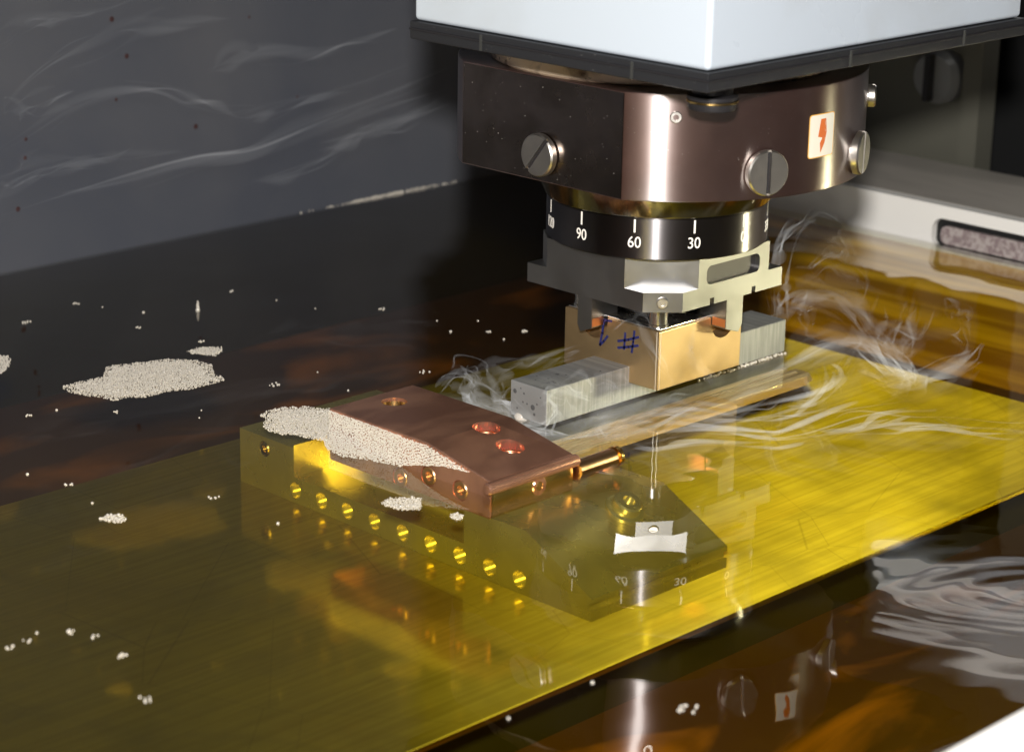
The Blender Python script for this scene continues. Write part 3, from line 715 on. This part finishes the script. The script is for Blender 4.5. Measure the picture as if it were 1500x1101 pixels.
d = BM(); bmesh.ops.create_icosphere(d, subdivisions=3, radius=1, matrix=Matrix.Translation((-79.5, 5, 0.8)) @ Matrix.Diagonal((4.0, 3.6, 2.6, 1)))
tag(obj('white_droplet', d, M['foam'], None, smooth=180), 'round white froth droplet at the end of the graphite bar', 'droplet')


# lit work light off to the side: it shows as a rippled reflection in the oil
pc = thing('work_light', 'lit white work light beyond the ledge reflected in the rippled oil', 'work light', (455, 60, 200))
em = bpy.data.materials.new('lamp_diffuser'); em.use_nodes = True
em.node_tree.nodes['Principled BSDF'].inputs['Emission Color'].default_value = (1, 0.97, 0.92, 1)
em.node_tree.nodes['Principled BSDF'].inputs['Emission Strength'].default_value = 1.0
for k, z_ in enumerate((246, 262, 292)):
    b = BM(); lathe(b, disc_prof(4.5, -85, 85), 20, (418, 70, z_), (0, 1, 0)); obj('lamp_tube', b, em, pc)
simple('casing', M['paint_white'], pc, (425.1, 470, -40, 175, 225, 320), bev=6, seg=3)
simple('support', M['panel_olive'], pc, (440, 460, 60, 80, -70, 224.9))

# ================================================================== smoke
def smoke_material(name, dens):
    m = bpy.data.materials.new(name); m.use_nodes = True
    nt = m.node_tree; nt.nodes.clear()
    out = N(nt, 'ShaderNodeOutputMaterial'); v = N(nt, 'ShaderNodeVolumeScatter')
    v.inputs['Color'].default_value = (0.93, 0.95, 0.98, 1); v.inputs['Density'].default_value = dens; v.inputs['Anisotropy'].default_value = -0.35
    nt.links.new(v.outputs[0], out.inputs['Volume'])
    return m
SM = {'strong': (smoke_material('smoke_strong', 80), 9, 4.2, 0.6), 'mid': (smoke_material('smoke_mid', 28), 9, 5.5, 0.6), 'fine': (smoke_material('smoke_fine', 30), 5, 4.2, 0.55),
      'broad': (smoke_material('smoke_broad', 26), 9, 7.0, 0.7), 'dense': (smoke_material('smoke_dense', 60), 11, 5.0, 0.8), 'wall': (smoke_material('smoke_wall', 14), 5, 5.5, .9),
      'haze': (smoke_material('smoke_haze', 3.0), 3, 15.0, 0.4)}
WISPS = [
 ('haze', [(-100, 40, 4), (-98, 15, 5), (-95, -10, 5), (-85, -28, 5), (-60, -34, 5), (-35, -36, 4)]),
 ('haze', [(-96, -14, 3), (-80, -24, 8), (-62, -30, 9), (-40, -36, 6), (-10, -44, 4)]),
 ('haze', [(40, -45, 4), (70, -40, 10), (100, -45, 10), (130, -50, 8), (160, -60, 6)]),
 ('haze', [(90, -10, 12), (105, -12, 25), (125, -18, 28), (150, -30, 22)]),
 ('strong', [(75.2, -12.5, 18.9), (78.8, -10.9, 30.8), (80.1, -8.0, 40.1), (86.2, -7.1, 55.8), (94.2, -11.9, 63.4), (101.2, -16.8, 68.2), (107.9, -26.0, 63.1)]),
 ('mid', [(88.2, 0.7, 11.1), (94.7, -3.1, 17.6), (105.4, -11.0, 24.2), (117.6, -24.8, 21.3), (124.4, -39.5, 4.2), (98.4, -76.2, 1.5)]),
 ('mid', [(31.1, -32.2, 1.5), (70.2, -27.5, 1.5), (108.2, -20.9, 1.5), (117.2, -33.6, 1.5), (92.7, -66.7, 1.5), (97.3, -80.9, 1.5), (130.7, -79.1, 1.5), (153.4, -72.3, 1.5)]),
 ('mid', [(89.9, -20.4, 1.6), (101.5, -29.7, 7.3), (112.1, -42.5, 3.1), (102.0, -67.9, 1.5), (92.5, -82.3, 1.5), (77.6, -81.4, 1.5), (82.3, -64.5, 1.5)]),
 ('fine', [(153.4, -72.3, 1.5), (170.8, -56.3, 5.7), (171.7, -53.2, 14.7), (166.4, -47.5, 15.2), (166.7, -50.7, 8.8)]),
 ('fine', [(90.4, -21.9, 32.6), (86.1, -21.8, 23.2), (84.3, -24.8, 12.3), (87.8, -29.7, 9.3)]),
 ('fine', [(119.6, -3.1, 40.8), (114.7, -1.0, 34.3), (123.2, -6.7, 40.9), (129.6, -14.6, 37.9), (133.8, -22.4, 30.0), (129.8, -22.8, 20.4)]),
 ('fine', [(126.1, -32.7, 23.1), (122.9, -33.7, 13.6), (117.8, -32.9, 4.0), (100.6, -36.9, 1.5), (74.6, -50.4, 1.5)]),
 ('fine', [(157.4, -34.8, 23.0), (152.6, -35.0, 11.6), (140.7, -42.3, 1.5), (108.6, -59.2, 1.5)]),
 ('fine', [(139.1, 7.7, 42.4), (143.1, 4.4, 44.1), (145.3, -0.8, 37.7), (138.6, 4.5, 34.3)]),
 ('fine', [(146.1, -55.1, 18.9), (139.1, -53.0, 7.7), (130.4, -42.8, 10.6), (126.0, -42.6, 1.0), (122.8, -57.0, 1.5)]),
 ('broad', [(-1.8, -104.3, 1.5), (16.8, -110.5, 1.9), (31.9, -124.8, 4.5), (50.2, -144.3, 2.7), (64.5, -159.5, 1.4)]),
 ('broad', [(-75.3, -57.5, 1.5), (-48.0, -64.5, 1.5), (-29.7, -87.3, 1.5), (-10.1, -97.7, 2.4), (7.9, -112.8, 10.1), (23.1, -126.6, 13.8)]),
 ('broad', [(-26.8, -46.5, 1.5), (-12.6, -61.9, 1.5), (8.7, -71.7, 2.9), (19.2, -80.4, 7.5), (25.0, -83.0, 14.8), (25.4, -80.3, 22.0)]),
 ('mid', [(-36.5, -24.7, 4.7), (-28.8, -34.2, 1.1), (-23.8, -51.8, 1.5), (-4.1, -58.8, 2.6), (8.1, -67.9, 10.1), (22.1, -81.7, 11.3)]),
 ('dense', [(-89.6, 45.6, 7.0), (-84.0, 42.7, 13.3), (-78.6, 36.8, 12.5), (-80.9, 36.0, 5.5), (-81.5, 29.3, 1.5), (-82.7, 14.7, 1.5), (-90.5, -3.5, 1.5)]),
 ('dense', [(-106.6, 19.2, 9.5), (-100.6, 11.7, 6.9), (-94.0, 3.5, 3.6), (-92.5, -11.7, 1.5), (-87.0, -28.8, 1.5), (-63.8, -35.3, 1.5)]),
 ('dense', [(-100.0, -17.0, 1.5), (-91.5, -20.8, 5.1), (-87.5, -21.7, 12.2), (-87.9, -19.4, 16.3), (-83.9, -22.1, 19.5), (-78.7, -28.4, 17.4), (-75.3, -32.5, 15.8)]),
 ('mid', [(-89.7, -21.4, 8.0), (-84.0, -25.6, 11.4), (-79.9, -30.7, 9.6), (-83.3, -29.1, 5.3), (-78.9, -33.9, 4.6), (-73.1, -37.5, 9.8), (-65.2, -44.0, 13.3)]),
 ('mid', [(-90.0, 4.9, 15.6), (-93.8, 6.8, 11.3), (-93.6, 4.0, 5.6), (-89.7, 0.8, 7.1)]),
 ('mid', [(-71.1, -27.3, 20.4), (-65.8, -32.3, 21.4), (-63.2, -36.0, 18.9), (-71.5, -29.9, 13.7)]),
 ('fine', [(-65.1, 21.6, 9.4), (-58.8, 17.2, 13.9), (-51.4, 11.7, 18.4), (-44.7, 5.5, 20.1)]),
 ('fine', [(-65.9, 51.5, 7.4), (-54.1, 41.3, 11.5), (-40.2, 28.8, 15.4), (-29.3, 19.9, 20.1)]),
 ('dense', [(-74.7, -37.1, 6.9), (-75.9, -38.4, 1.4), (-62.4, -49.6, 7.3), (-50.9, -58.7, 13.1), (-42.4, -66.7, 14.7)]),
 ('fine', [(-41.4, -60.2, 48.1), (-45.8, -60.7, 37.0), (-43.1, -66.5, 30.1), (-38.5, -74.3, 23.3)]),
 ('fine', [(-69.8, -38.8, 47.5), (-62.8, -44.1, 51.8), (-59.6, -53.5, 38.2), (-56.9, -61.2, 27.2)]),
 ('wall', [(-146.9, 300.0, 132.6), (-133.7, 300.0, 139.0), (-118.6, 300.0, 143.0), (-93.7, 300.0, 145.4), (-66.1, 300.0, 148.5)]),
 ('wall', [(-149.8, 300.0, 81.5), (-130.9, 300.0, 87.8), (-101.7, 300.0, 98.6), (-71.9, 300.0, 103.3), (-51.7, 300.0, 100.0), (-31.2, 300.0, 89.9), (-10.0, 300.0, 82.1), (18.5, 300.0, 82.0)]),
 ('wall', [(-144.2, 310.0, 65.3), (-115.5, 310.0, 69.4), (-76.1, 310.0, 68.8), (-24.3, 310.0, 63.4)]),
 ('wall', [(-157.6, 290.0, 61.1), (-146.2, 290.0, 67.4), (-119.6, 290.0, 71.6), (-84.5, 290.0, 71.6)]),
 ('wall', [(-164.7, 280.0, 52.8), (-136.7, 280.0, 56.4), (-88.2, 280.0, 62.2), (-43.2, 280.0, 65.8), (-4.8, 280.0, 65.5), (40.0, 280.0, 73.5), (99.0, 280.0, 82.2), (143.6, 280.0, 91.6)]),
 ('wall', [(-20.1, 300.0, 108.2), (12.5, 300.0, 112.3), (69.2, 300.0, 109.7), (117.3, 300.0, 115.6)]),
 ('wall', [(-1.5, 290.0, 46.0), (48.4, 290.0, 51.2), (71.9, 290.0, 58.8), (108.2, 290.0, 70.5), (145.7, 290.0, 84.5)]),
 ('wall', [(-148.7, 300.0, 100.5), (-130.1, 300.0, 102.2), (-103.2, 300.0, 106.2)]),
 ('wall', [(2.9, 300.0, 77.0), (34.3, 300.0, 83.6), (80.9, 300.0, 88.8), (124.8, 300.0, 94.7)]),
 ('wall', [(57.0, 300.0, 57.4), (105.1, 300.0, 58.3), (160.7, 300.0, 66.2)]),
 ('wall', [(-142.1, 310.0, 102.2), (-103.2, 310.0, 121.8), (-53.2, 310.0, 133.0), (-0.8, 310.0, 131.2)]),
]

def catmull(P, n):
    P = np.array(P); P = np.concatenate([[2 * P[0] - P[1]], P, [2 * P[-1] - P[-2]]]); out = []
    m = len(P) - 3
    for u in np.linspace(0, m - 1e-6, n):
        i = int(u); t = u - i; a, b_, c, d_ = P[i:i + 4]
        out.append(.5 * (2 * b_ + (c - a) * t + (2 * a - 5 * b_ + 4 * c - d_) * t * t + (3 * b_ - a - 3 * c + d_) * t ** 3))
    return np.array(out)
def wobble(n, amp, waves):
    u = np.linspace(0, 1, n)[:, None]; z = np.zeros((n, 3))
    for k in range(4):
        z += amp / (k + 1) * np.sin(6.283 * waves * (k + .6) * u * rng.uniform(.6, 1.3, 3) + rng.uniform(0, 6.28, 3))
    return z
def filament(V, F, path, w, thick, K=16, flat=False):
    """A flattened, twisting, tapering closed tube of smoke round PATH."""
    n = len(path); T = np.gradient(path, axis=0); T /= np.linalg.norm(T, axis=1)[:, None] + 1e-9
    up = np.array([.3, .2, .93]); A = np.cross(T, up); A /= np.linalg.norm(A, axis=1)[:, None] + 1e-9; Bv = np.cross(T, A)
    u = np.linspace(0, 1, n); tw = rng.uniform(0, 6.28) + rng.uniform(-3, 3) * u + .7 * np.sin(rng.uniform(3, 8) * u + rng.uniform(0, 6))
    if flat: tw = .25 * np.sin(rng.uniform(2, 4) * u + rng.uniform(0, 6))
    env = np.sin(np.pi * np.clip(u, 0.0, 1)) ** .6 * (.55 + .45 * np.sin(rng.uniform(5, 12) * u + rng.uniform(0, 6)))
    d1 = np.linalg.norm(np.gradient(path, axis=0), axis=1) + 1e-6; kap = np.linalg.norm(np.gradient(T, axis=0), axis=1) / d1
    kap = np.convolve(np.pad(kap, 3, mode='edge'), np.ones(7) / 7, 'valid'); kap = np.maximum(kap, np.roll(kap, 1)); wl = np.minimum(w * env, .55 / (kap + 1e-4))   # never fold at a bend
    base = len(V)
    for i in range(n):
        a = A[i] * math.cos(tw[i]) + Bv[i] * math.sin(tw[i]); b_ = -A[i] * math.sin(tw[i]) + Bv[i] * math.cos(tw[i])
        for k in range(K):
            t = 2 * math.pi * k / K
            p = path[i] + a * (wl[i] + .05) * math.cos(t) + b_ * (thick * (.4 + .6 * env[i])) * math.sin(t) * abs(math.sin(t)) ** 1.3
            V.append(tuple(p))
    for i in range(n - 1):
        for k in range(K):
            l = (k + 1) % K; F.append((base + i * K + k, base + i * K + l, base + (i + 1) * K + l, base + (i + 1) * K + k))
    F.append(tuple(base + k for k in range(K))[::-1]); F.append(tuple(base + (n - 1) * K + k for k in range(K)))
for kind, P in WISPS:
    m, nf, w, jit = SM[kind]
    L_ = np.linalg.norm(np.diff(np.array(P), axis=0), axis=1).sum(); n = int(np.clip(L_ / 1.6, 20, 110))
    for half in range(2):
        V, F = [], []
        for f in range(half, nf, 2):
            a0, a1 = sorted(rng.uniform(0, 1, 2)); 
            if a1 - a0 < .45: a0, a1 = max(0, a0 - .3), min(1, a1 + .3)
            if f == 0: a0, a1 = 0, 1
            full = catmull(P, n * 2); path = full[int(a0 * (2 * n - 1)):int(a1 * (2 * n - 1)) + 1]
            k_ = len(path)
            if k_ < 8: continue
            path = path + wobble(k_, jit * (.35 + .8 * (f > 0)) * w * .55, .5 if kind in ('wall', 'broad') else .8) + (rng.normal(0, w * .5, 3) if f else 0)
            if kind != 'wall': path[:, 2] = np.maximum(path[:, 2], 1.4)
            for _ in range(3): path[1:-1] = (path[:-2] + 2 * path[1:-1] + path[2:]) / 4
            ww = w * rng.uniform(.35, 1.1); filament(V, F, path, ww, ww * (rng.uniform(.10, .22) if kind != 'haze' else rng.uniform(.25, .4)), flat=kind == 'broad')
        if not V: continue
        me = bpy.data.meshes.new('smoke'); me.from_pydata(V, [], F)
        lab = {'wall': 'thin pale smoke drifting before the grey tank wall', 'strong': 'bright thread of smoke rising beside the holder plate', 'dense': 'thick white smoke curling round the graphite bar end'}.get(kind, 'thin grey smoke drifting low over the oil')
        tag(link('smoke', me, m, None, smooth=180), lab, 'smoke', 'wisps of smoke', 'stuff')

# ---------------------------------------------------------------- stains, froth and seams
tw = bpy.data.objects['tank_wall']
for x, z, r in ((-35, 128, 1.6), (-26, 107, 1.5), (-93, 70, 1.1), (-94, 60, 1.2), (20, 62, 1.6), (-100, 33, 1.5), (-34, 84, 1.0), (95, 70, .8), (10, 140, .8), (60, 120, .9)):
    b = BM(); lathe(b, [(0, 0), (r, 0), (r * .7, .15), (0, .2)], 9, (x, 363, z), (0, -1, 0)); obj('rust_spot', b, M['rust'], tw)
n_ = 260
fx_ = np.clip(rng.normal(168, 26, n_), 96, 224)
c = np.stack([fx_, 362.6 - np.abs(rng.normal(0, .7, n_)), rng.uniform(-.3, 1.2, n_) * np.clip(1.3 - np.abs(fx_ - 175) / 60, .3, 1)], -1)
o = beads('froth_line', c, rng.uniform(.3, .8, n_), M['foam'], tw); o['kind'] = 'stuff'
for x, y, ax in ((-108.6, 5, 'y'), (-108.6, -78, 'y'), (-20, -116.6, 'x'), (60, -116.6, 'x')):
    simple('strip_joint', M['joint'], mh, (x - .3, x + .4, y - .5, y + .5, 165.2, 171.8) if ax == 'y' else (x - .5, x + .5, y - .3, y + .4, 165.2, 171.8))
simple('strip_ridge', M['black_steel'], mh, (-108.2, 109.2, -116.2, 48.5, 168.6, 169.6), bev=.2)
